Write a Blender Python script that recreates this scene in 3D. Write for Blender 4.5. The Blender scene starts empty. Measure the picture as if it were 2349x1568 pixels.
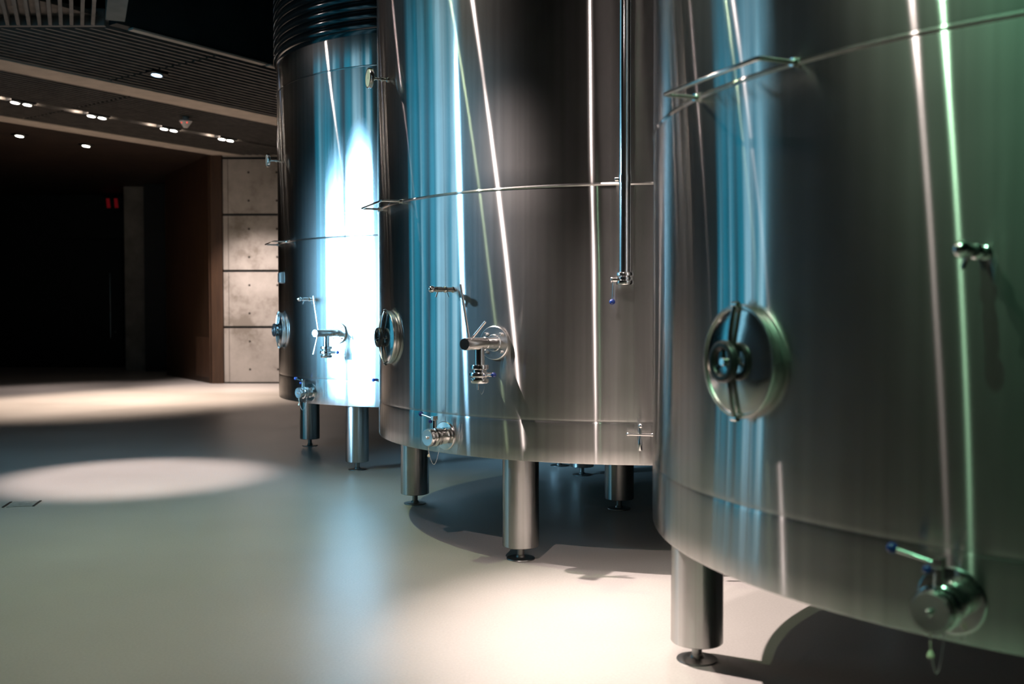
import bpy, bmesh, math, random
from mathutils import Vector, Matrix
random.seed(7)
sc = bpy.context.scene
COL = sc.collection
PI = math.pi
def R(d): return math.radians(d)

# ------------------------------------------------------------------ materials
def new_mat(name):
    m = bpy.data.materials.new(name); m.use_nodes = True
    nt = m.node_tree; nt.nodes.clear()
    out = nt.nodes.new('ShaderNodeOutputMaterial')
    return m, nt, out
def N(nt, t, **kw):
    n = nt.nodes.new(t)
    for k, v in kw.items():
        if k in n.inputs.keys(): n.inputs[k].default_value = v
        else: setattr(n, k, v)
    return n
def simple(name, col, rough=.5, metal=0., noise=0., scale=8., bump=0., spec=.5):
    m, nt, out = new_mat(name)
    p = N(nt, 'ShaderNodeBsdfPrincipled'); p.inputs['Roughness'].default_value = rough
    p.inputs['Metallic'].default_value = metal
    p.inputs['Specular IOR Level'].default_value = spec
    nt.links.new(p.outputs[0], out.inputs[0])
    tc = N(nt, 'ShaderNodeTexCoord'); nz = N(nt, 'ShaderNodeTexNoise'); nz.inputs['Scale'].default_value = scale
    nz.inputs['Detail'].default_value = 5
    nt.links.new(tc.outputs['Object'], nz.inputs['Vector'])
    r = N(nt, 'ShaderNodeValToRGB')
    r.color_ramp.elements[0].position = .3; r.color_ramp.elements[1].position = .7
    r.color_ramp.elements[0].color = tuple(c*(1-noise) for c in col)+(1,)
    r.color_ramp.elements[1].color = tuple(min(1, c*(1+noise)) for c in col)+(1,)
    nt.links.new(nz.outputs[0], r.inputs[0]); nt.links.new(r.outputs[0], p.inputs['Base Color'])
    if bump:
        b = N(nt, 'ShaderNodeBump'); b.inputs['Strength'].default_value = bump; b.inputs['Distance'].default_value = .01
        nt.links.new(nz.outputs[0], b.inputs['Height']); nt.links.new(b.outputs[0], p.inputs['Normal'])
    return m
def emit(name, col, s):
    m, nt, out = new_mat(name)
    e = N(nt, 'ShaderNodeEmission'); e.inputs[0].default_value = col+(1,); e.inputs[1].default_value = s
    nt.links.new(e.outputs[0], out.inputs[0]); return m

def steel(name, col=(.60, .59, .575), lobes=((.34, .12, .90), (.30, .122, .90), (.20, .20, .80), (.02, .201, .93), (.12, .521, .30)), wave=.0, brush=.0, axis='Z'):
    """brushed stainless steel: glossy lobes stretched across the brushing direction"""
    m, nt, out = new_mat(name)
    tan = N(nt, 'ShaderNodeTangent'); tan.direction_type = 'RADIAL'; tan.axis = axis
    tc = N(nt, 'ShaderNodeTexCoord')
    nrm = None
    if wave or brush:
        mp = N(nt, 'ShaderNodeMapping'); mp.inputs['Scale'].default_value = (1.6, 1.6, .55)
        nt.links.new(tc.outputs['Object'], mp.inputs[0])
        nz = N(nt, 'ShaderNodeTexNoise'); nz.inputs['Scale'].default_value = 1.5; nz.inputs['Detail'].default_value = 1.5
        nt.links.new(mp.outputs[0], nz.inputs['Vector'])
        b = N(nt, 'ShaderNodeBump'); b.inputs['Strength'].default_value = 1; b.inputs['Distance'].default_value = wave
        nt.links.new(nz.outputs[0], b.inputs['Height']); nrm = b
    # slight cloudy soiling of the sheet
    n2 = N(nt, 'ShaderNodeTexNoise'); n2.inputs['Scale'].default_value = 3.0; n2.inputs['Detail'].default_value = 6
    nt.links.new(tc.outputs['Object'], n2.inputs['Vector'])
    rp = N(nt, 'ShaderNodeValToRGB')
    rp.color_ramp.elements[0].position = .25; rp.color_ramp.elements[1].position = .75
    rp.color_ramp.elements[0].color = tuple(c*.9 for c in col)+(1,); rp.color_ramp.elements[1].color = tuple(c*1.04 for c in col)+(1,)
    nt.links.new(n2.outputs[0], rp.inputs[0])
    # fine vertical wear lines in the sheet
    mp2 = N(nt, 'ShaderNodeMapping'); mp2.inputs['Scale'].default_value = (34, 34, .35)
    nt.links.new(tc.outputs['Object'], mp2.inputs[0])
    n3 = N(nt, 'ShaderNodeTexNoise'); n3.inputs['Scale'].default_value = 1.0; n3.inputs['Detail'].default_value = 4
    nt.links.new(mp2.outputs[0], n3.inputs['Vector'])
    m3 = N(nt, 'ShaderNodeMapRange'); m3.inputs['From Min'].default_value = .3; m3.inputs['From Max'].default_value = .7
    m3.inputs['To Min'].default_value = .86; m3.inputs['To Max'].default_value = 1.08
    nt.links.new(n3.outputs[0], m3.inputs[0])
    sc3 = N(nt, 'ShaderNodeVectorMath', operation='SCALE'); nt.links.new(rp.outputs[0], sc3.inputs[0]); nt.links.new(m3.outputs[0], sc3.inputs['Scale'])
    rp = sc3
    prev = None; tot = 0
    for w, r, a in lobes:
        g = N(nt, 'ShaderNodeBsdfAnisotropic'); g.distribution = 'BECKMANN' if r in (.20, .521, .122) else 'GGX'
        g.inputs['Roughness'].default_value = r; g.inputs['Anisotropy'].default_value = a
        nt.links.new(rp.outputs[0], g.inputs['Color']); nt.links.new(tan.outputs[0], g.inputs['Tangent'])
        if nrm: nt.links.new(nrm.outputs[0], g.inputs['Normal'])
        tot += w
        if prev is None: prev = g
        else:
            mx = N(nt, 'ShaderNodeMixShader'); mx.inputs[0].default_value = w/tot
            nt.links.new(prev.outputs[0], mx.inputs[1]); nt.links.new(g.outputs[0], mx.inputs[2]); prev = mx
    nt.links.new(prev.outputs[0], out.inputs[0])
    return m

M = {}
M['shell'] = steel('brushed_steel_sheet', wave=.0016)
M['leg'] = steel('brushed_steel_leg', lobes=((.5, .2, .75), (.5, .36, .5)))
M['chrome'] = simple('polished_steel', (.82, .81, .79), .14, 1., .03, 20)
M['satin'] = simple('satin_steel', (.78, .77, .75), .27, 1., .05, 20)
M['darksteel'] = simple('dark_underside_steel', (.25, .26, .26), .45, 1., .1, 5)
M['footsteel'] = simple('dark_worn_steel', (.30, .30, .29), .35, 1., .1, 20)
M['black'] = simple('black_rubber', (.012, .013, .014), .35, 0, .1, 10)
M['coil'] = simple('black_gloss_coil', (.008, .011, .012), .12, 0, .1, 10)
M['blue'] = simple('blue_plastic', (.01, .03, .16), .22, 0, .05, 10)
M['white'] = simple('white_plastic', (.75, .74, .72), .4, 0, .03, 10)
M['dialface'] = simple('pale_dial_face', (.7, .68, .58), .3, 0, .05, 30)
M['fascia'] = simple('dark_teal_paint', (.012, .022, .024), .7, 0, .3, 2)
M['ceil'] = simple('black_ceiling_paint', (.010, .013, .014), .8, 0, .3, 2)
M['slat'] = simple('grey_brown_slat_wood', (.12, .112, .10), .5, 0, .3, 6)
M['beam'] = simple('ceiling_beam_plaster', (.50, .44, .37), .7, 0, .12, 5)
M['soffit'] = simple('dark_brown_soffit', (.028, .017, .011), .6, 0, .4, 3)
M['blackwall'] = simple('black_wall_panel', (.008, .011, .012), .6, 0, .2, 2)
M['pier'] = simple('grey_pier_concrete', (.20, .20, .18), .8, 0, .2, 3, .2)
M['cover'] = simple('floor_cover_plate', (.34, .34, .32), .5, .2, .25, 25, .2)
M['plug'] = simple('cream_plug', (.75, .68, .5), .5, 0, .05, 10)

def mat_floor():
    m, nt, out = new_mat('resin_floor')
    p = N(nt, 'ShaderNodeBsdfPrincipled'); nt.links.new(p.outputs[0], out.inputs[0])
    tc = N(nt, 'ShaderNodeTexCoord')
    n1 = N(nt, 'ShaderNodeTexNoise'); n1.inputs['Scale'].default_value = .6; n1.inputs['Detail'].default_value = 7
    n2 = N(nt, 'ShaderNodeTexNoise'); n2.inputs['Scale'].default_value = 90; n2.inputs['Detail'].default_value = 3
    nt.links.new(tc.outputs['Object'], n1.inputs['Vector']); nt.links.new(tc.outputs['Object'], n2.inputs['Vector'])
    r = N(nt, 'ShaderNodeValToRGB'); r.color_ramp.elements[0].position = .3; r.color_ramp.elements[1].position = .75
    r.color_ramp.elements[0].color = (.39, .365, .34, 1); r.color_ramp.elements[1].color = (.49, .46, .43, 1)
    nt.links.new(n1.outputs[0], r.inputs[0])
    mx = N(nt, 'ShaderNodeMixRGB'); mx.blend_type = 'OVERLAY'; mx.inputs[0].default_value = .18
    nt.links.new(r.outputs[0], mx.inputs[1]); nt.links.new(n2.outputs[0], mx.inputs[2]); nt.links.new(mx.outputs[0], p.inputs['Base Color'])
    rr = N(nt, 'ShaderNodeMapRange'); rr.inputs['To Min'].default_value = .30; rr.inputs['To Max'].default_value = .42
    nt.links.new(n1.outputs[0], rr.inputs[0]); nt.links.new(rr.outputs[0], p.inputs['Roughness'])
    b = N(nt, 'ShaderNodeBump'); b.inputs['Strength'].default_value = .12; b.inputs['Distance'].default_value = .002
    nt.links.new(n2.outputs[0], b.inputs['Height']); nt.links.new(b.outputs[0], p.inputs['Normal'])
    p.inputs['Specular IOR Level'].default_value = .4
    return m
M['floor'] = mat_floor()

def mat_concrete():
    m, nt, out = new_mat('formwork_concrete')
    p = N(nt, 'ShaderNodeBsdfPrincipled'); nt.links.new(p.outputs[0], out.inputs[0]); p.inputs['Roughness'].default_value = .8
    tc = N(nt, 'ShaderNodeTexCoord')
    n1 = N(nt, 'ShaderNodeTexNoise'); n1.inputs['Scale'].default_value = 1.3; n1.inputs['Detail'].default_value = 8; n1.inputs['Roughness'].default_value = .65
    nt.links.new(tc.outputs['Object'], n1.inputs['Vector'])
    r = N(nt, 'ShaderNodeValToRGB'); e = r.color_ramp.elements
    e[0].position = .36; e[0].color = (.24, .215, .18, 1); e[1].position = .60; e[1].color = (.47, .435, .39, 1)
    k = r.color_ramp.elements.new(.46); k.color = (.38, .35, .31, 1)
    nt.links.new(n1.outputs[0], r.inputs[0])
    # tie holes every 0.6 m
    sep = N(nt, 'ShaderNodeSeparateXYZ'); nt.links.new(tc.outputs['Object'], sep.inputs[0])
    def cell(sock, off):
        a = N(nt, 'ShaderNodeMath', operation='ADD'); a.inputs[1].default_value = off
        nt.links.new(sock, a.inputs[0])
        b = N(nt, 'ShaderNodeMath', operation='PINGPONG'); b.inputs[1].default_value = .3
        nt.links.new(a.outputs[0], b.inputs[0]); return b.outputs[0]
    x = cell(sep.outputs[0], 5.61+12); z = cell(sep.outputs[2], .3)
    cx = N(nt, 'ShaderNodeCombineXYZ'); nt.links.new(x, cx.inputs[0]); nt.links.new(z, cx.inputs[2])
    ln = N(nt, 'ShaderNodeVectorMath', operation='LENGTH'); nt.links.new(cx.outputs[0], ln.inputs[0])
    lt = N(nt, 'ShaderNodeMath', operation='LESS_THAN'); lt.inputs[1].default_value = .024
    nt.links.new(ln.outputs['Value'], lt.inputs[0])
    mx = N(nt, 'ShaderNodeMixRGB'); mx.inputs[2].default_value = (.03, .028, .022, 1)
    nt.links.new(lt.outputs[0], mx.inputs[0]); nt.links.new(r.outputs[0], mx.inputs[1]); nt.links.new(mx.outputs[0], p.inputs['Base Color'])
    return m
M['concrete'] = mat_concrete()

def mat_wood(name, a, b):
    m, nt, out = new_mat(name)
    p = N(nt, 'ShaderNodeBsdfPrincipled'); nt.links.new(p.outputs[0], out.inputs[0]); p.inputs['Roughness'].default_value = .5
    tc = N(nt, 'ShaderNodeTexCoord'); mp = N(nt, 'ShaderNodeMapping'); mp.inputs['Scale'].default_value = (6, 6, .5)
    nz = N(nt, 'ShaderNodeTexNoise'); nz.inputs['Scale'].default_value = 2; nz.inputs['Detail'].default_value = 6
    nt.links.new(tc.outputs['Object'], mp.inputs[0]); nt.links.new(mp.outputs[0], nz.inputs['Vector'])
    r = N(nt, 'ShaderNodeValToRGB'); r.color_ramp.elements[0].position = .3; r.color_ramp.elements[1].position = .72
    r.color_ramp.elements[0].color = a+(1,); r.color_ramp.elements[1].color = b+(1,)
    nt.links.new(nz.outputs[0], r.inputs[0]); nt.links.new(r.outputs[0], p.inputs['Base Color'])
    return m
M['wood'] = mat_wood('brown_timber', (.042, .022, .012), (.078, .041, .021))
M['wood2'] = mat_wood('scuffed_timber', (.08, .042, .024), (.13, .07, .04))

def mat_window():
    """blue lit window: panes of different brightness"""
    m, nt, out = new_mat('blue_lit_glass')
    tc = N(nt, 'ShaderNodeTexCoord'); sep = N(nt, 'ShaderNodeSeparateXYZ'); nt.links.new(tc.outputs['Object'], sep.inputs[0])
    cx = N(nt, 'ShaderNodeCombineXYZ'); nt.links.new(sep.outputs[0], cx.inputs[0])
    nz = N(nt, 'ShaderNodeTexNoise'); nz.inputs['Scale'].default_value = 2.6; nz.inputs['Detail'].default_value = 6; nz.inputs['Roughness'].default_value = .7
    nt.links.new(cx.outputs[0], nz.inputs['Vector'])
    dv = N(nt, 'ShaderNodeMath', operation='DIVIDE'); dv.inputs[1].default_value = 4.833
    nt.links.new(sep.outputs[0], dv.inputs[0])
    r0 = N(nt, 'ShaderNodeValToRGB'); e = r0.color_ramp.elements
    PALE = (.40, .74, .92, 1); BL = (.0, .25, .40, 1); DK = (.0, .05, .09, 1); DP = (.0, .16, .27, 1)
    stops = [(0, BL), (.03, BL), (.05, PALE), (.09, PALE), (.11, BL), (.15, DP), (.19, PALE), (.25, (.25, .55, .75, 1)), (.30, PALE), (.33, BL), (.42, BL), (.44, DK), (.50, DK), (.53, BL), (.58, BL),
             (.595, PALE), (.62, BL), (.70, DP), (.78, BL), (.84, DP), (.88, (.2, .5, .65, 1)), (.91, BL), (1, DP)]
    e[0].position = 0; e[0].color = BL; e[1].position = 1; e[1].color = DP
    for q, c in stops[1:-1]: k = e.new(q); k.color = c
    nt.links.new(dv.outputs[0], r0.inputs[0])
    mr = N(nt, 'ShaderNodeMapRange'); mr.inputs['From Min'].default_value = .3; mr.inputs['From Max'].default_value = .7
    mr.inputs['To Min'].default_value = .3; mr.inputs['To Max'].default_value = 1.7
    nz.inputs['Scale'].default_value = 6.5
    nt.links.new(nz.outputs[0], mr.inputs[0])
    r = N(nt, 'ShaderNodeVectorMath', operation='SCALE')
    nt.links.new(r0.outputs[0], r.inputs[0]); nt.links.new(mr.outputs[0], r.inputs['Scale'])
    em = N(nt, 'ShaderNodeEmission'); em.inputs[1].default_value = WIN
    nt.links.new(r.outputs[0], em.inputs[0]); nt.links.new(em.outputs[0], out.inputs[0])
    return m
WIN = 1.4
M['window'] = mat_window()

# ------------------------------------------------------------------ mesh helpers
def frame(o, d, up=(0, 0, 1)):
    """matrix whose local z runs along d from point o"""
    d = Vector(d).normalized(); u = Vector(up)
    if abs(d.dot(u)) > .98: u = Vector((1, 0, 0))
    x = u.cross(d).normalized(); y = d.cross(x)
    m = Matrix((x, y, d)).transposed().to_4x4(); m.translation = Vector(o); return m
def lathe(bm, prof, mat=Matrix(), seg=32, close=False, smooth=True):
    rings = []
    for r, h in prof:
        if r < 1e-6: rings.append([bm.verts.new(mat @ Vector((0, 0, h)))])
        else: rings.append([bm.verts.new(mat @ Vector((r*math.cos(2*PI*i/seg), r*math.sin(2*PI*i/seg), h))) for i in range(seg)])
    prs = list(zip(rings, rings[1:]))
    if close: prs.append((rings[-1], rings[0]))
    for a, b in prs:
        for i in range(seg):
            j = (i+1) % seg
            try:
                if len(a) == 1 and len(b) == 1: continue
                if len(a) == 1: f = bm.faces.new((a[0], b[j], b[i]))
                elif len(b) == 1: f = bm.faces.new((a[i], a[j], b[0]))
                else: f = bm.faces.new((a[i], a[j], b[j], b[i]))
                f.smooth = smooth
            except ValueError: pass
def cyl(bm, a, b, r, r2=None, seg=20, bev=None):
    a = Vector(a); b = Vector(b); L = (b-a).length; r2 = r if r2 is None else r2
    bev = min(r, r2)*.12 if bev is None else bev
    lathe(bm, [(0, 0), (r-bev, 0), (r, bev), (r2, L-bev), (r2-bev, L), (0, L)], frame(a, b-a), seg)
def tube(bm, pts, r, seg=12):
    pts = [Vector(p) for p in pts]; rings = []; prevx = None
    for i, p in enumerate(pts):
        d = (pts[min(i+1, len(pts)-1)]-pts[max(i-1, 0)]).normalized()
        if prevx is None:
            u = Vector((0, 0, 1)) if abs(d.z) < .9 else Vector((1, 0, 0)); x = u.cross(d).normalized()
        else: x = (prevx-d*prevx.dot(d)).normalized()
        prevx = x; y = d.cross(x)
        rings.append([bm.verts.new(p+r*(x*math.cos(2*PI*k/seg)+y*math.sin(2*PI*k/seg))) for k in range(seg)])
    for a, b in zip(rings, rings[1:]):
        for k in range(seg):
            f = bm.faces.new((a[k], a[(k+1) % seg], b[(k+1) % seg], b[k])); f.smooth = True
    bm.faces.new(rings[0][::-1]); bm.faces.new(rings[-1])
def sphere(bm, c, r, sc_=(1, 1, 1), seg=20):
    m = Matrix.Translation(Vector(c)) @ Matrix.Diagonal((*[r*s for s in sc_], 1))
    n = seg//2
    lathe(bm, [(math.sin(PI*i/n), -math.cos(PI*i/n)) if 0 < i < n else (0, -math.cos(PI*i/n)) for i in range(n+1)], m, seg)
def torus(bm, mat, Rr, r, seg=40, ms=14, sz=1.):
    rings = []
    for i in range(seg):
        a = 2*PI*i/seg
        rings.append([bm.verts.new(mat @ Vector(((Rr+r*math.cos(2*PI*k/ms))*math.cos(a), (Rr+r*math.cos(2*PI*k/ms))*math.sin(a), sz*r*math.sin(2*PI*k/ms)))) for k in range(ms)])
    for i in range(seg):
        a, b = rings[i], rings[(i+1) % seg]
        for k in range(ms):
            f = bm.faces.new((a[k], a[(k+1) % ms], b[(k+1) % ms], b[k])); f.smooth = True
def box(bm, lo, hi, mat=Matrix(), bev=0.):
    lo = Vector(lo); hi = Vector(hi)
    v = [bm.verts.new(mat @ Vector((x, y, z))) for x in (lo.x, hi.x) for y in (lo.y, hi.y) for z in (lo.z, hi.z)]
    fs = [bm.faces.new([v[i] for i in q]) for q in ((0, 1, 3, 2), (4, 6, 7, 5), (0, 4, 5, 1), (2, 3, 7, 6), (0, 2, 6, 4), (1, 5, 7, 3))]
    if bev:
        es = {e for f in fs for e in f.edges}
        bmesh.ops.bevel(bm, geom=list(es), offset=bev, segments=2, affect='EDGES', profile=.6)
def link(name, bm, mat, parent=None, loc=None):
    bmesh.ops.recalc_face_normals(bm, faces=bm.faces[:])
    for e in bm.edges:
        if len(e.link_faces) == 2 and e.calc_face_angle(0) > R(36): e.smooth = False
    me = bpy.data.meshes.new(name); bm.to_mesh(me); bm.free()
    me.materials.append(mat)
    o = bpy.data.objects.new(name, me); COL.objects.link(o)
    if parent: o.parent = parent
    if loc: o.location = loc
    return o
def thing(name, label, cat, loc=(0, 0, 0), rz=0, group=None):
    o = bpy.data.objects.new(name, None); COL.objects.link(o); o.location = loc; o.rotation_euler = (0, 0, rz)
    o.empty_display_size = .2
    o['label'] = label; o['category'] = cat
    if group: o['group'] = group
    return o
def struct(name, bm, mat, label=None, cat=None):
    o = link(name, bm, mat); o['kind'] = 'structure'
    if label: o['label'] = label
    if cat: o['category'] = cat
    return o
def B(): return bmesh.new()
def dup(root, loc, label, skip=()):
    r = root.copy(); COL.objects.link(r); r.location = loc; r['label'] = label
    for ch in list(root.children):
        if ch.name.split('.')[0] in skip: continue
        c = ch.copy(); COL.objects.link(c); c.parent = r
        for g in list(ch.children):
            d = g.copy(); COL.objects.link(d); d.parent = c
    return r

# ------------------------------------------------------------------ the tank
TR = 1.8201; RIM = .615
CM = (.854, 7.343); CL = (-.655, 10.794); CR = (2.381, 3.841)
def tf(ang):
    """local frame on the shell: x = tangential (to the right seen from outside), y = outward, z = up"""
    a = R(ang); o = Vector((math.cos(a), math.sin(a), 0)); t = Vector((-math.sin(a), math.cos(a), 0))
    def P(tt, oo, z): v = t*tt+o*(TR+oo); return Vector((v.x, v.y, z))
    P.o = o; P.t = t
    return P
G = 'stainless steel wine tanks'
tank = thing('wine_tank', 'middle one of the three brushed steel wine tanks, behind the nearest', 'tank', (*CM, 0), 0, G)

# shell with its weld beads
bm = B()
prof = [(TR-.012, RIM+.004), (TR-.002, RIM), (TR, RIM+.006), (TR+.0005, .70), (TR, .80)]
def bead(z, h, w):
    return [(TR, z-w*2.2), (TR-.0008, z-w*1.2), (TR+h*.5, z-w*.5), (TR+h, z), (TR+h*.5, z+w*.5), (TR-.0008, z+w*1.2), (TR, z+w*2.2)]
prof += bead(.868, -.0025, .010) + [(TR, 1.0), (TR, 1.5), (TR, 2.0)] + bead(2.176, .004, .007) + [(TR, 2.3), (TR, 2.6), (TR, 3.2)] + bead(3.71, .003, .006) + [(TR, 3.8), (TR, 3.99), (TR-.006, 4.0)]
lathe(bm, prof, seg=288)
# the lower weld dips towards the front outlet, like the sloping floor of the tank
aF = R(-128)
for v in bm.verts:
    if .82 < v.co.z < .92:
        v.co.z += -.016*math.cos(math.atan2(v.co.y, v.co.x)-aF)
# skirt inside and sloping bottom
shell = link('shell', bm, M['shell'], tank)
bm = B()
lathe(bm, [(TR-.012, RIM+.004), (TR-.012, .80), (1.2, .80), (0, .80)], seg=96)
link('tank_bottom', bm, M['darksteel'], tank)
# black ribbed jacket above the bare steel
bm = B()
p = [(TR-.006, 4.0), (TR-.002, 4.02)]
for i in range(12):
    z0 = 4.03+i*.0865
    for k in range(9):
        a = PI*k/8
        p.append((TR+.004+.030*math.sin(a), z0+.039-.039*math.cos(a)))
    p.append((TR, z0+.083))
p += [(TR, 5.1), (0, 5.25)]
lathe(bm, p, seg=192)
link('ribbed_jacket', bm, M['coil'], tank)

# legs: one under the centre, five round the rim
def leg_at(x, y):
    bm = B(); lathe(bm, [(0, .80), (.1085, .80), (.1085, .082), (.104, .078), (.03, .078), (0, .078)], Matrix.Translation((x, y, 0)), 48)
    for f in bm.faces: f.smooth = True
    l = link('leg', bm, M['leg'], tank)
    bm = B(); mt = Matrix.Translation((x, y, 0))
    lathe(bm, [(0, 0), (.084, 0), (.086, .003), (.084, .007), (.03, .012), (.026, .022), (.0215, .026), (.0215, .082), (0, .082)], mt, 32)
    link('foot', bm, M['footsteel'], l)
leg_at(-.053, .10)
for k in range(5):
    a = R(168.6+72*k+(.9 if k == 4 else 0)); rr = 1.70 if k == 4 else 1.637; leg_at(rr*math.cos(a), rr*math.sin(a))

# hatch ------------------------------------------------------------
P = tf(-155.8); hz = 1.306
bm = B(); fr = frame(P(0, -.058, hz), P.o)
lathe(bm, [(.155, 0), (.168, .005), (.168, .060), (.176, .066), (.178, .082), (.175, .088), (.168, .090), (.166, .086), (.166, .07)], fr, 64)
hatch = link('hatch', bm, M['satin'], tank)
bm = B()
lathe(bm, [(.165, .070), (.165, .084), (.160, .087), (.13, .094), (.09, .101), (.05, .106), (.02, .108), (0, .108)], fr, 64)
link('hatch_lid', bm, M['chrome'], hatch)
bm = B()
pts = []
for i in range(15):
    s = -1+2*i/14; pts.append(P(0, .034+.024*(1-s*s)**.8 if abs(s) < 1 else .034, hz+.176*s))
tube(bm, pts, .0085); cyl(bm, P(-.014, .034, hz+.176), P(.014, .034, hz+.176), .010); cyl(bm, P(-.014, .034, hz-.176), P(.014, .034, hz-.176), .010)
link('clamp_bar', bm, M['chrome'], hatch)
bm = B()
torus(bm, frame(P(0, .078, hz), P.o), .052, .0145, 36, 14)
for k in range(3):
    a = R(90+120*k); cyl(bm, P(0, .078, hz), P(.05*math.cos(a), .078, hz+.05*math.sin(a)), .007, seg=10)
link('hand_wheel', bm, M['black'], hatch)
bm = B(); cyl(bm, P(0, .03, hz), P(0, .086, hz), .013)
link('spindle', bm, M['chrome'], hatch)

# outlet T valve ---------------------------------------------------
P = tf(-121.5); vz = 1.29
def tvalve(parent, short_up):
    bm = B(); fr = frame(P(0, -.012, vz), P.o)
    lathe(bm, [(0, 0), (.094, 0), (.0985, .004), (.0985, .026), (.094, .030), (.05, .030), (.046, .036), (0, .036)], fr, 48)
    for k in range(4):
        a = R(45+90*k); c = P(.072*math.cos(a), .016, vz+.072*math.sin(a)); cyl(bm, c, c+P.o*.016, .009, seg=6)
    v = link('outlet_valve', bm, M['satin'], parent)
    bm = B()
    lathe(bm, [(0, 0), (.034, 0), (.034, .09), (.0365, .092), (.0365, .098), (.034, .10), (.0345, .292), (.032, .298), (0, .298)], frame(P(0, .02, vz), P.o), 36)
    cyl(bm, P(0, .166, vz), P(0, .166, vz-.135), .028, seg=28)
    link('valve_body', bm, M['chrome'], v)
    bm = B(); fr2 = frame(P(0, .166, vz-.118), (0, 0, -1))
    lathe(bm, [(.028, 0), (.050, .002), (.052, .008), (.052, .024), (.048, .028), (.040, .030), (.040, .042), (.056, .044), (.059, .050), (.059, .064), (.054, .070), (.042, .072), (.040, .078), (.052, .082), (.052, .100), (.048, .106), (0, .108)], fr2, 40)
    box(bm, (-.014, .045, .046), (.014, .082, .070), fr2, .003)
    link('clamp', bm, M['chrome'], v)
    # lever with a blue ball beside the clamp
    bm = B(); cyl(bm, P(.045, .185, vz-.176), P(.15 if not short_up else .106, .20, vz-.172), .0045, seg=10)
    link('lever', bm, M['chrome'], v)
    bm = B(); sphere(bm, P(.165 if not short_up else .118, .203, vz-.172), .0155)
    link('ball_knob', bm, M['blue'], v)
    # opening rods
    bm = B()
    cyl(bm, P(0, .27, vz+.02), P(-.055, .275, vz+.335), .0075, seg=12)
    if short_up: cyl(bm, P(.0, .26, vz+.02), P(.085, .235, vz+.125), .0075, seg=12)
    else: cyl(bm, P(0, .28, vz-.02), P(-.045, .29, vz-.19), .0075, seg=12)
    link('handle_rods', bm, M['satin'], v)
    bm = B(); pts = []
    for i in range(13):
        s = i/12; pts.append(P(-.012+.05*s, .166, vz-.226-.06*math.sin(PI*s)))
    tube(bm, pts, .0012, 6); link('chain', bm, M['chrome'], v)
    bm = B(); cyl(bm, P(-.012, .166, vz-.226), P(-.012, .166, vz-.262), .0045, seg=10); link('chain_plug', bm, M['chrome'], v)
    return v
tvalve(tank, True)

# bottom drain valve -----------------------------------------------
P = tf(-133.8); dz = .722
bm = B(); fr = frame(P(0, -.01, dz), P.o)
lathe(bm, [(0, 0), (.085, 0), (.087, .004), (.087, .014), (.083, .018), (.05, .020), (.046, .03), (.046, .055), (.053, .058), (.053, .070), (.046, .073), (.046, .080),
           (.056, .083), (.058, .090), (.058, .104), (.054, .108), (.046, .110), (.046, .116), (.052, .120), (.054, .126), (.054, .146), (.051, .152), (0, .152)], fr, 44)
dv = link('drain_valve', bm, M['chrome'], tank)
bm = B(); lathe(bm, [(0, .1525), (.049, .1525), (.047, .156), (.018, .1545), (.009, .1545), (.009, .163), (.006, .167), (0, .167)], fr, 40)
link('end_cap', bm, M['satin'], dv)
bm = B(); cyl(bm, P(0, .088, dz+.05), P(0, .088, dz+.122), .014, .012); box(bm, (-.012, .070, dz+.10), (.012, .106, dz+.126), Matrix((P.t.to_4d(), P.o.to_4d(), Vector((0, 0, 1, 0)), Vector((0, 0, 0, 1)))).transposed() @ Matrix.Translation((0, TR, 0)), .003)
cyl(bm, P(0, .088, dz+.108), P(-.108, .090, dz+.128), .0042, .0072, seg=12)
lv = link('lever', bm, M['chrome'], dv)
bm = B(); sphere(bm, P(-.118, .090, dz+.130), .0155)
link('ball_knob', bm, M['blue'], dv)
bm = B(); sphere(bm, P(-.026, .096, dz+.092), .012)
link('lock_knob', bm, M['blue'], dv)
bm = B(); pts = []
for i in range(17):
    s = i/16; pts.append(P(-.004+.004*s, .135-.09*s, dz-.05-.115*math.sin(PI*s)**.8 if 0 < s < 1 else dz-.05))
tube(bm, pts, .0011, 6); link('cord', bm, M['white'], dv)
bm = B(); cyl(bm, P(-.002, .132, dz-.05), P(-.002, .132, dz-.10), .0012, seg=6, bev=0)
lathe(bm, [(0, 0), (.004, .001), (.009, .012), (.007, .018), (0, .02)], frame(P(-.002, .132, dz-.098), (0, 0, -1)), 14)
link('cord_plug', bm, M['plug'], dv)

# sampling cock ------------------------------------------------------
def cock(ang, z, L=.17):
    P = tf(ang); fr = frame(P(0, -.01, z), P.o); s = L/.17
    bm = B()
    lathe(bm, [(0, 0), (.018, 0), (.018, .012), (.0145, .014), (.0145, .062*s), (.017, .064*s), (.019, .070*s), (.019, .078*s), (.0135, .084*s), (.0135, .100*s), (.0165, .104*s), (.0165, .150*s), (.012, .153*s), (.012, .160*s)], fr, 24)
    cyl(bm, P(0, .05*s, z-.01), P(.012, .046*s, z-.045), .0032, seg=8)
    cyl(bm, P(0, .125*s, z-.01), P(-.012, .13*s, z-.045), .0055, seg=10)
    c = link('sampling_cock', bm, M['chrome'], tank)
    bm = B(); sphere(bm, P(0, L+.004, z), .021, (1, 1, 1)); link('cock_knob', bm, M['chrome'], c)
cock(-131.6, 1.603)
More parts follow.
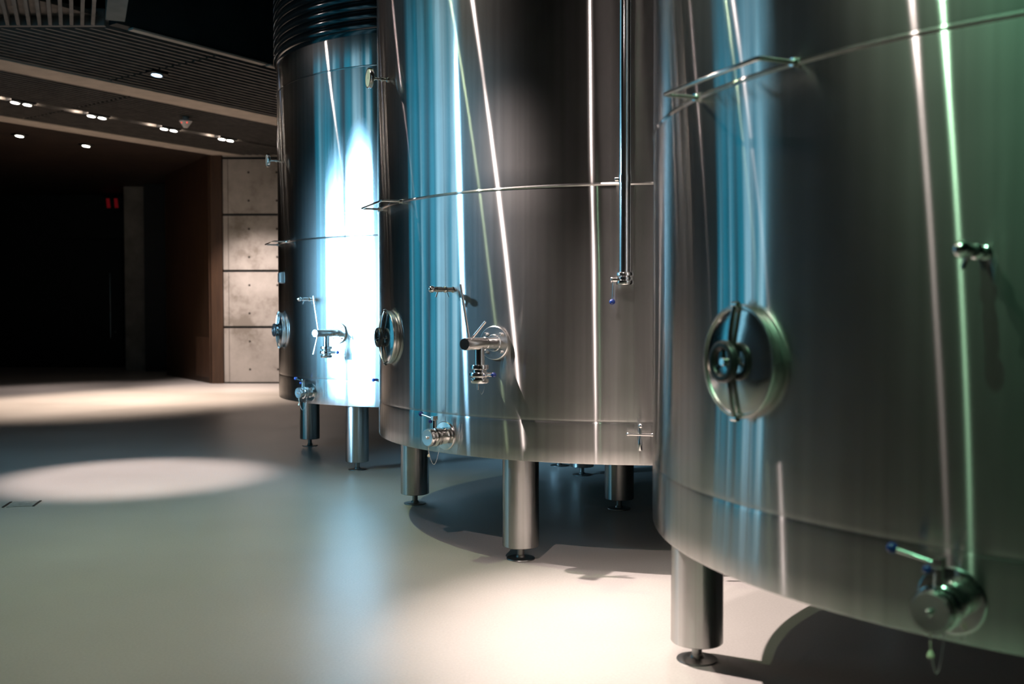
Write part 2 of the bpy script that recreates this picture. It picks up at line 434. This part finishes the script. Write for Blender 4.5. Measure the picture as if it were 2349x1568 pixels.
# small sampling tap low down, cross handle and spout
P = tf(-94.6); z = .795
bm = B(); cyl(bm, P(-.002, -.01, z), P(-.002, .075, z), .010)
cyl(bm, P(-.062, .075, z+.002), P(.062, .075, z-.001), .0085, seg=14); sphere(bm, P(-.066, .075, z+.002), .011); sphere(bm, P(.066, .075, z-.001), .011)
cyl(bm, P(0, .075, z), P(0, .075, z+.06), .008); sphere(bm, P(.003, .075, z+.048), .0145)
lathe(bm, [(0, 0), (.006, 0), (.006, .02), (.011, .035), (.011, .085), (.009, .088), (0, .088)], frame(P(0, .075, z), (0, 0, -1)), 16)
link('sampling_tap', bm, M['chrome'], tank)

# little rail --------------------------------------------------------
Pa = tf(-149.0); Pb = tf(-165.0)
bm = B()
dirv = (Pa.o+Pb.o).normalized()
a0 = Pa(0, -.01, 2.178); b0 = Pb(0, -.01, 2.178)
a1 = Pa(0, .0, 2.178)+dirv*.13; b1 = Pb(0, .0, 2.178)+dirv*.13
tube(bm, [a0, a1-dirv*.012, a1-dirv*.003+(b1-a1).normalized()*.003, a1+(b1-a1).normalized()*.012, b1-(b1-a1).normalized()*.012, b1-dirv*.003-(b1-a1).normalized()*.003, b1-dirv*.012, b0], .0072, 14)
for q in (a0, b0): cyl(bm, q, q+dirv*.024, .014)
link('handrail', bm, M['chrome'], tank)

# dial thermometer ---------------------------------------------------
P = tf(-156.5); z = 3.0
bm = B()
lathe(bm, [(0, 0), (.017, 0), (.017, .018), (.009, .022), (.009, .04), (.015, .043), (.015, .058), (.008, .062), (.008, .095), (.013, .098), (.013, .112), (.05, .116), (.064, .120), (.066, .124), (.066, .142), (.063, .146), (.058, .146), (.058, .141), (0, .141)], frame(P(0, -.01, z), P.o), 40)
g = link('thermometer', bm, M['chrome'], tank)
bm = B(); lathe(bm, [(0, .1416), (.0575, .1416), (.0575, .143), (0, .143)], frame(P(0, -.01, z), P.o), 40)
link('dial', bm, M['dialface'], g)
bm = B(); fr = frame(P(0, -.01, z), P.o); box(bm, (-.0015, -.008, .1435), (.0015, .04, .1445), fr)
link('pointer', bm, M['black'], g)

# riser pipe with its brackets and end valve ---------------------------
P = tf(-97.2); oo = .085
bm = B(); cyl(bm, P(0, oo, 1.68), P(0, oo, 4.6), .0315, seg=40)
pipe = link('riser_pipe', bm, M['chrome'], tank)
for zz in (2.19, 3.7):
    bm = B(); lathe(bm, [(.0315, -.02), (.0345, -.02), (.0345, .02), (.0315, .02)], Matrix.Translation(P(0, oo, zz)), 32)
    cyl(bm, P(0, -.01, zz), P(0, oo-.03, zz), .008); cyl(bm, P(-.034, oo, zz-.002), P(-.054, oo, zz-.002), .012)
    link('pipe_bracket', bm, M['chrome'], pipe)
bm = B(); fr = frame(P(0, oo, 1.682), (0, 0, -1))
lathe(bm, [(0, -.002), (.045, 0), (.047, .004), (.047, .018), (.040, .022), (.036, .026), (.036, .04), (.040, .043), (.047, .046), (.047, .062), (.043, .068), (.034, .069), (.034, .04)], fr, 36)
cyl(bm, P(-.03, oo+.012, 1.642), P(-.066, oo+.014, 1.642), .013)
cyl(bm, P(-.066, oo+.014, 1.642), P(-.075, oo+.014, 1.642), .017)
vv = link('pipe_valve', bm, M['chrome'], pipe)
bm = B(); cyl(bm, P(-.062, oo+.016, 1.63), P(-.066, oo+.018, 1.535), .0032, seg=10)
lv = link('valve_lever', bm, M['chrome'], pipe)
bm = B(); sphere(bm, P(-.067, oo+.018, 1.522), .0165); link('valve_ball', bm, M['blue'], pipe)

# the two other tanks: same type, same fittings
tL = dup(tank, (*CL, 0), 'brushed steel wine tank glowing blue-white, farthest of the three tanks', skip=('outlet_valve',))
tR = dup(tank, (*CR, 0), 'nearest brushed steel wine tank at right with a large round hatch facing left', skip=())
P = tf(-121.5); tvalve(tL, False)
# two fittings only seen on the far tank
P = tf(-155.8)
bm = B(); mt = Matrix((P.t.to_4d(), P.o.to_4d(), Vector((0, 0, 1, 0)), Vector((0, 0, 0, 1)))).transposed() @ Matrix.Translation((0, TR, 0))
box(bm, (-.055, -.01, 1.775), (.055, .018, 1.885), mt, .003); box(bm, (-.048, .018, 1.782), (.030, .030, 1.878), mt, .003)
pl = link('name_plate', bm, M['satin'], tL)
bm = B(); box(bm, (-.038, .0302, 1.79), (-.030, .032, 1.84), mt); box(bm, (-.016, .0302, 1.79), (-.004, .032, 1.84), mt)
link('plate_slots', bm, M['black'], pl)
P = tf(-108.6)
bm = B(); cyl(bm, P(0, -.01, .866), P(0, .05, .866), .012); sphere(bm, P(0, .06, .866), .018)
link('plug_knob', bm, M['blue'], tL)

# ------------------------------------------------------------------ room
bm = B(); box(bm, (-22, -6, -.2), (14, 34, 0)); struct('floor', bm, M['floor'])
CZ = 4.87
U = Vector((.574, .819, 0)); NN = Vector((-.819, .574, 0))
def UV(u, n, z=0): v = U*u+NN*n; return Vector((v.x, v.y, z))
MUV = Matrix(((U.x, NN.x, 0, 0), (U.y, NN.y, 0, 0), (0, 0, 1, 0), (0, 0, 0, 1)))
# u of the ceiling corner
u0 = Vector((-4.63, 12.07, 0)).dot(U)
nS = 10.70
# high dark ceiling over the tanks
bm = B(); box(bm, (-20, -6, 6.9), (14, 34, 7.1)); struct('ceiling', bm, M['ceil'])
# dark fascia closing the step between high and low ceiling
bm = B(); box(bm, (u0-.2, nS-.10, CZ+.02), (u0+16, nS+.05, 6.9), MUV); struct('wall_fascia', bm, M['fascia'])
# thin pale trim along its foot, with a joint
bm = B(); box(bm, (u0, nS-.13, CZ-.01), (u0+2.05, nS-.03, CZ+.015), MUV, .003); box(bm, (u0+2.12, nS-.13, CZ-.01), (u0+16, nS-.03, CZ+.015), MUV, .004)
struct('trim_1', bm, M['beam'])
# slatted ceiling fields
def slats(name, n0, n1, pitch, ua, ub, gaps, clip_y=None, w=.036):
    bm = B(); n = n0
    while n < n1-.03:
        cuts = [ua]+sorted(gaps)+[ub]
        for a, b in zip(cuts, cuts[1:]):
            aa = a+.02; bb = b-.02
            if clip_y is not None:
                # keep the slat behind the line y = clip_y
                umin = (clip_y-NN.y*n)/U.y; aa = max(aa, umin)
            if bb > aa: box(bm, (aa, n, CZ-.005), (bb, n+w, CZ+.07), MUV)
        n += pitch
    box(bm, (ua, n0, CZ+.11), (ub, n1, CZ+.16), MUV)
    return struct(name, bm, M['slat'])
slats('ceiling_slats_front', 10.80, 13.22, .145, 4.0, 24, [8.6, 14.6, 20.6], 11.95)
slats('ceiling_slats_rear', 13.84, 15.50, .118, 2.0, 24, [9.4, 15.4, 21.4])
slats('ceiling_slats_light_row', 15.72, 16.95, .118, 2.0, 24, [9.4, 15.4, 21.4])
bm = B(); box(bm, (2, 13.24, CZ-.012), (24, 13.80, CZ+.1), MUV, .01); struct('trim_2', bm, M['beam'])
bm = B(); box(bm, (2, 16.98, CZ-.012), (24, 17.44, CZ+.1), MUV, .01); struct('trim_3', bm, M['beam'])
bm = B(); box(bm, (2, 15.5, CZ+.07), (24, 15.72, CZ+.12), MUV); box(bm, (2, 15.50, CZ), (24, 15.515, CZ+.1), MUV); box(bm, (2, 15.69, CZ), (24, 15.705, CZ+.1), MUV)
struct('trim_light_channel', bm, M['slat'])
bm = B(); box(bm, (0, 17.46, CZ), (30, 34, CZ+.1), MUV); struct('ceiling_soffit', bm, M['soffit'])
# louvres at the upper left
bm = B(); dl = Vector((-.40, .916, 0)); dlr = Vector((.916, .40, 0))
ML = Matrix(((dlr.x, dl.x, 0, 0), (dlr.y, dl.y, 0, 0), (0, 0, 1, 0), (0, 0, 0, 1)))
for i in range(16):
    px = 222-24.2*i; x = (px-1174.5)/2289.3*11.85
    m = Matrix.Translation((x, 11.85, CZ)) @ ML
    box(bm, (-.02, -6, .0), (.02, 0, .12), m)
box(bm, (-9, 11.86, CZ), (-4.8, 11.92, CZ+.2))
struct('ceiling_louvre', bm, M['slat'])
bm = B(); m = Matrix.Translation((-4.60, 11.68, CZ)) @ ML
box(bm, (-.105, -5, 0), (.105, 0, .3), m, .005); struct('trim_4', bm, M['pier'])

bm = B(); box(bm, (-12, 4, 5.5), (-4.75, 11.84, 5.6)); struct('ceiling_added_backing', bm, M['ceil'])  # added black sheet, keeps the lit ceiling from showing between the louvres
# back wall: cast concrete panels with open joints
bm = B(); yw = 21.35
cols = [(-6.16, -6.055), (-6.045, -3.65)]+[(-3.64+2.4*i, -3.64+2.4*(i+1)-.012) for i in range(6)]
for k in range(5):
    for a, b in cols: box(bm, (a, yw, .03+k*1.2 if k else .03), (b, yw+.1, 1.2*(k+1)-.02), Matrix(), .004)
wb = struct('wall_back', bm, M['concrete'])
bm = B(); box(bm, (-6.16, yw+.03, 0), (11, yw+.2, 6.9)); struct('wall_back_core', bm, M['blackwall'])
# brown timber reveal running back beside the concrete
bm = B()
fp = [Vector((-6.17, 21.30, 0)), Vector((-6.41, 21.30, 0)), Vector((-8.45, 24.40, 0)), Vector((-8.2, 24.6, 0)), Vector((-6.17, 21.7, 0))]
lo = [bm.verts.new(v) for v in fp]; hi = [bm.verts.new(v+Vector((0, 0, CZ))) for v in fp]
for i in range(5): bm.faces.new((lo[i], lo[(i+1) % 5], hi[(i+1) % 5], hi[i]))
bm.faces.new(hi); bm.faces.new(lo[::-1])
wp = struct('wall_passage', bm, M['wood'])
d = (fp[2]-fp[1]).normalized(); nrm = Vector((-d.y, d.x, 0))
if nrm.y > 0: nrm = -nrm
MP = Matrix(((d.x, nrm.x, 0, fp[1].x), (d.y, nrm.y, 0, fp[1].y), (0, 0, 1, 0), (0, 0, 0, 1)))
bm = B(); box(bm, (.16, 0, .12), (1.15, .012, .98), MP, .003); k = link('kick_panel', bm, M['wood2'], wp)
bm = B(); box(bm, (.10, 0, 0), (.115, .02, CZ), MP); link('corner_batten', bm, M['wood'], wp)
# dark recess and pier
bm = B(); box(bm, (-9.56, 26.0, 0), (-8.2, 26.2, CZ)); struct('wall_recess', bm, M['blackwall'])
bm = B(); box(bm, (-10.27, 26.5, 0), (-9.62, 27.2, CZ), Matrix(), .01)
for z in (1.2, 2.4, 3.6): pass
struct('wall_pier', bm, M['pier'])
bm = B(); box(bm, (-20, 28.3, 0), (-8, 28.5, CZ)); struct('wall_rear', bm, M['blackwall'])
# black door with a tall bar handle
bm = B(); box(bm, (-12.7, 28.2, 0), (-11.0, 28.3, 3.6), Matrix(), .01); dr = struct('door_1', bm, M['blackwall'])
hx = (253-1174.5)/2289.3*28.1
bm = B(); tube(bm, [(hx, 28.12, .83), (hx, 28.12, 2.66)], .016, 10)
for z in (1.0, 2.5): cyl(bm, (hx, 28.12, z), (hx, 28.21, z), .012)
link('door_handle', bm, M['satin'], dr)
bm = B(); cyl(bm, (hx+.11, 28.17, 1.0), (hx+.11, 28.21, 1.0), .03); link('lock', bm, M['satin'], dr)
# right and near side of the hall, and the wall that carries the window
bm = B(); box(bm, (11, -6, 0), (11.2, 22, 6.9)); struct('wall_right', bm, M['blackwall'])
# window wall on the left, out of line with the hall
wa = Vector((-5.20, 5.30, 0)); wbp = Vector((-7.20, 9.70, 0)); wd = (wbp-wa).normalized(); wl = (wbp-wa).length
wn = Vector((wd.y, -wd.x, 0))
if wn.x < 0: wn = -wn
MW = Matrix(((wd.x, wn.x, 0, wa.x), (wd.y, wn.y, 0, wa.y), (0, 0, 1, 0), (0, 0, 0, 1)))
bm = B(); box(bm, (0, -.02, .12), (wl, .0, 5.4)); w = struct('window_1', bm, M['window']); w.matrix_world = MW
bm = B()
for s in (0, .9, 2.2, 3.1, 4.0, wl): box(bm, (s-.03, -.05, 0), (s+.03, .04, 5.5))
box(bm, (0, -.05, 0), (wl, .04, .12)); box(bm, (0, -.05, 5.4), (wl, .04, 5.5))
f = link('window_frame', bm, M['fascia'], w)
bm = B(); box(bm, (-9, -.3, 0), (-.03, -.1, 6.9), MW); struct('wall_left', bm, M['blackwall'])

# ------------------------------------------------------------------ fittings of the room
M['lens'] = emit('lamp_lens', (1., .95, .86), 40.)
M['lensblue'] = emit('blue_lamp_lens', (.35, .6, 1.), 14.)
M['red'] = emit('red_reflection_glow', (1., .03, .05), .06)  # emission stands in for a reflected red light
M['led'] = emit('red_detector_led', (1., .12, .08), 1.2)
def spot(name, loc, tgt, W, col, ang, blend=.5, rad=.04):
    l = bpy.data.lights.new(name, 'SPOT'); l.energy = W; l.color = col; l.spot_size = R(ang); l.spot_blend = blend; l.shadow_soft_size = rad
    o = bpy.data.objects.new(name, l); COL.objects.link(o); o.location = loc
    o.rotation_euler = (Vector(tgt)-Vector(loc)).to_track_quat('-Z', 'Y').to_euler(); return o
WARM = (1., .80, .66); PINK = (1., .835, .79); GRN = (.80, 1., .58)

def downlight(loc, label, group, size=.42, blue=False, small=False):
    t = thing('ceiling_light', label, 'ceiling light', loc, math.atan2(U.y, U.x), group)
    h = size/2
    bm = B(); box(bm, (-h, -.085, -.01), (h, .085, .07), Matrix(), .006); link('housing', bm, M['black'], t)
    for s in ((-1, 1) if not small else (0,)):
        c = s*h*.48; rr = .075 if not small else .085
        bm = B(); lathe(bm, [(rr*.82, -.03), (rr, -.032), (rr, -.005), (rr*.82, -.005)], Matrix.Translation((c, 0, 0)) @ Matrix.Rotation(R(8), 4, 'Y'), 24)
        ring = link('lamp_ring', bm, M['white'], t)
        bm = B(); lathe(bm, [(0, -.026), (rr*.8, -.026), (rr*.8, -.012), (0, -.012)], Matrix.Translation((c, 0, 0)) @ Matrix.Rotation(R(8), 4, 'Y'), 24)
        link('lamp', bm, M['lensblue' if blue else 'lens'], ring)
    return t
g1 = 'recessed twin ceiling lights along the slatted channel'
names = ['leftmost bright twin lamp in the row along the slatted ceiling', 'second bright twin lamp from the left in the slatted ceiling row',
         'third twin lamp in the slatted ceiling row, just left below the smoke detector', 'last twin lamp of the slatted ceiling row, nearest the concrete wall']
for (x, y), nm in zip(((-7.83, 16.03), (-7.13, 17.15), (-6.35, 18.36), (-5.59, 19.4)), names):
    n = Vector((x, y, 0)).dot(U); c = UV(n, 15.61)
    downlight((c.x, c.y, CZ-.01), nm, g1)
c = Vector((-4.98, 14.11, CZ-.02)); downlight(c, 'blue-tinted single lamp high in the front slatted ceiling', None, .26, True, True)
downlight((-9.27, 18.9, CZ-.01), 'small round lamp in the dark brown soffit, at the left frame edge', 'small lamps in the brown soffit', .24, False, True)
downlight((-8.49, 20.01, CZ-.01), 'small round lamp in the dark brown soffit, the one further right', 'small lamps in the brown soffit', .24, False, True)
# smoke detector
t = thing('smoke_detector', 'white cone-shaped smoke detector with two red lights under the slatted ceiling', 'smoke detector', (-5.60, 17.24, CZ-.01))
bm = B(); lathe(bm, [(0, 0), (.05, 0), (.05, -.05), (.105, -.055), (.108, -.075), (.09, -.10), (.05, -.16), (.035, -.18), (0, -.185)], Matrix(), 32); link('detector_body', bm, M['white'], t)
for s in (-1, 1):
    bm = B(); sphere(bm, (.045*s, -.07, -.105), .014); link('red_light', bm, M['led'], t)
# red reflection of an exit sign, imitated by glowing strokes on an added box
t = thing('red_reflection', 'dim red sign reflection before the black door, imitated by glowing strokes', 'sign reflection', (-11.15, 28.0, 4.45))
bm = B(); box(bm, (-.32, 0, 0), (.32, .04, .30), Matrix(), .005); link('reflection_backing', bm, M['blackwall'], t)
for x in (-.10, .12):
    bm = B(); v = [bm.verts.new(q) for q in ((x-.07, -.004, .02), (x+.03, -.004, .02), (x+.0, -.004, .28), (x-.09, -.004, .28), (x-.07, 0, .02), (x+.03, 0, .02), (x+.0, 0, .28), (x-.09, 0, .28))]
    for q in ((0, 1, 2, 3), (7, 6, 5, 4), (0, 4, 5, 1), (1, 5, 6, 2), (2, 6, 7, 3), (3, 7, 4, 0)): bm.faces.new([v[i] for i in q])
    link('red_stroke', bm, M['red'], t)
# cover plate in the floor
bm = B()
pc = [Vector((-3.93, 7.55)), Vector((-3.63, 7.615)), Vector((-3.715, 7.865)), Vector((-4.01, 7.79))]
ex = (pc[1]-pc[0]).normalized(); ey = Vector((-ex.y, ex.x))
MC = Matrix(((ex.x, ey.x, 0, -3.87), (ex.y, ey.y, 0, 7.53), (0, 0, 1, 0), (0, 0, 0, 1)))
t = thing('floor_cover', 'small metal drain cover with dark end slots set in the pale floor at left', 'drain cover', (-3.87, 7.53, 0), math.atan2(ex.y, ex.x))
bm = B(); box(bm, (.03, 0, 0), (.215, .22, .004), Matrix(), .001)
link('cover_plate', bm, M['cover'], t)
for x in (.008, .222):
    bm = B(); box(bm, (x-.008, -.003, 0), (x+.008, .223, .005)); link('end_slot', bm, M['black'], t)

# ------------------------------------------------------------------ lights
L1 = (-1.98, 5.72, 4.60); L2 = (-.87, 2.34, 4.0); L3 = (-.80, 2.0, 4.0); LG = (-2.40, 6.50, 5.05)
spot('warm_spot_near', L1, (1.2, 4.35, 0), 2700, PINK, 39, .85, .035)
spot('warm_spot_near_spill', L1, (.2, 5.2, 0), 50, PINK, 150, 1, .035)
spot('green_spot', LG, (-1.5, 6.0, 0), 270, GRN, 80, .9, .03)
spot('green_spot_spill', LG, (-.6, 6.0, 1), 45, GRN, 150, 1, .03)
spot('warm_spot_right', L2, (.45, 5.15, .1), 240, PINK, 46, .85, .03)
spot('warm_flood_centre', (.27, 5.04, 5.2), (.95, 4.3, 0), 420, PINK, 44, .9, .22)
spot('green_spot_side', (-.25, 1.25, 4.5), (1.75, 2.15, 1.6), 260, (.35, 1., .58), 70, .9, .03)
spot('warm_spot_right_spill', L2, (1.3, 2.6, 1.2), 50, PINK, 150, 1., .035)
spot('green_spot_right', L3, (1.5, 2.3, 2.2), 110, (.55, 1., .62), 110, .8, .03)
L5 = (-3.60, 9.10, 4.60)
spot('warm_spot_pool', L5, (-3.42, 8.98, 0), 1500, PINK, 34, .75, .03)
spot('warm_spot_pool_spill', L5, (-2.4, 9.6, 2), 35, PINK, 160, 1, .03)
for x, y in ((-7.83, 16.03), (-7.13, 17.15), (-6.35, 18.36)):
    spot('row_spot', (x, y, CZ-.09), (x+.5, y+.1, 0), 1500, WARM, 70, .9, .05)
for x, y in ((-7.83, 16.03), (-7.13, 17.15), (-6.35, 18.36), (-5.59, 19.4)):
    n_ = Vector((x, y, 0)).dot(U)
    for du, w_ in ((-.30, 5), (.27, 1.5)):
        l = bpy.data.lights.new('channel_spill', 'POINT'); l.energy = w_*.5; l.color = WARM; l.shadow_soft_size = .02
        o = bpy.data.objects.new('channel_spill', l); COL.objects.link(o); o.location = UV(n_+du, 15.61, CZ+.01)
spot('row_spot', (-5.59, 19.4, CZ-.09), (-5.3, 20.9, .8), 1300, PINK, 66, .9, .05)
for x, y in ((-9.27, 18.9), (-8.49, 20.01)):
    spot('soffit_spot', (x, y, CZ-.09), (x, y, 0), 300, PINK, 60, .9, .05)
BLU = (.32, .68, 1.)
def area(name, loc, tgt, W, col, sx, sy, spread):
    l = bpy.data.lights.new(name, 'AREA'); l.shape = 'RECTANGLE'; l.size = sx; l.size_y = sy; l.energy = W; l.color = col; l.spread = R(spread)
    o = bpy.data.objects.new(name, l); COL.objects.link(o); o.location = loc
    o.rotation_euler = (Vector(tgt)-Vector(loc)).to_track_quat('-Z', 'Y').to_euler(); return o
area('blue_panel_far', (-4.95, 6.75, 2.0), (-1.35, 9.2, 1.6), 130, BLU, 1.7, 1.2, 30)
area('blue_fill_far_side', (-5.4, 8.3, 1.9), (-1.6, 9.5, 1.6), 16, BLU, 1.2, 1.2, 30)  # added dim fill, softens the left edge of the far tank's glare
spot('blue_spot_middle', (-4.8, 5.40, 3.0), (-.4, 6.2, 1.9), 480, BLU, 34, .9, .10)

# ------------------------------------------------------------------ world
w = bpy.data.worlds.new('dim_hall'); sc.world = w; w.use_nodes = True
w.node_tree.nodes['Background'].inputs[0].default_value = (.25, .62, .68, 1)
w.node_tree.nodes['Background'].inputs[1].default_value = .002

# ------------------------------------------------------------------ camera
f_px, pitch, roll = 2289.3, .0268, .0017
cr, sr, cp, sp = math.cos(roll), math.sin(roll), math.cos(pitch), math.sin(pitch)
right = Vector((cr, sp*-sr, cp*-sr)); up = Vector((sr, sp*cr, cp*cr)); fwd = Vector((0, cp, -sp))
cam = bpy.data.cameras.new('camera'); co = bpy.data.objects.new('camera', cam); COL.objects.link(co)
mw = Matrix((right, up, -fwd)).transposed().to_4x4(); mw.translation = Vector((0, 0, 1.45)); co.matrix_world = mw
cam.sensor_width = 36; cam.lens = 36*f_px/2349; cam.clip_end = 200
cam.dof.use_dof = True; cam.dof.focus_distance = 6.6; cam.dof.aperture_fstop = 1.9
sc.camera = co
sc.view_settings.view_transform = 'Standard'; sc.view_settings.look = 'None'
sc.view_settings.exposure = 0.; sc.view_settings.gamma = 1.
sc.cycles.max_bounces = 8; sc.cycles.glossy_bounces = 6; sc.cycles.diffuse_bounces = 1
sc.cycles.use_denoising = True
sc.cycles.sample_clamp_indirect = 6
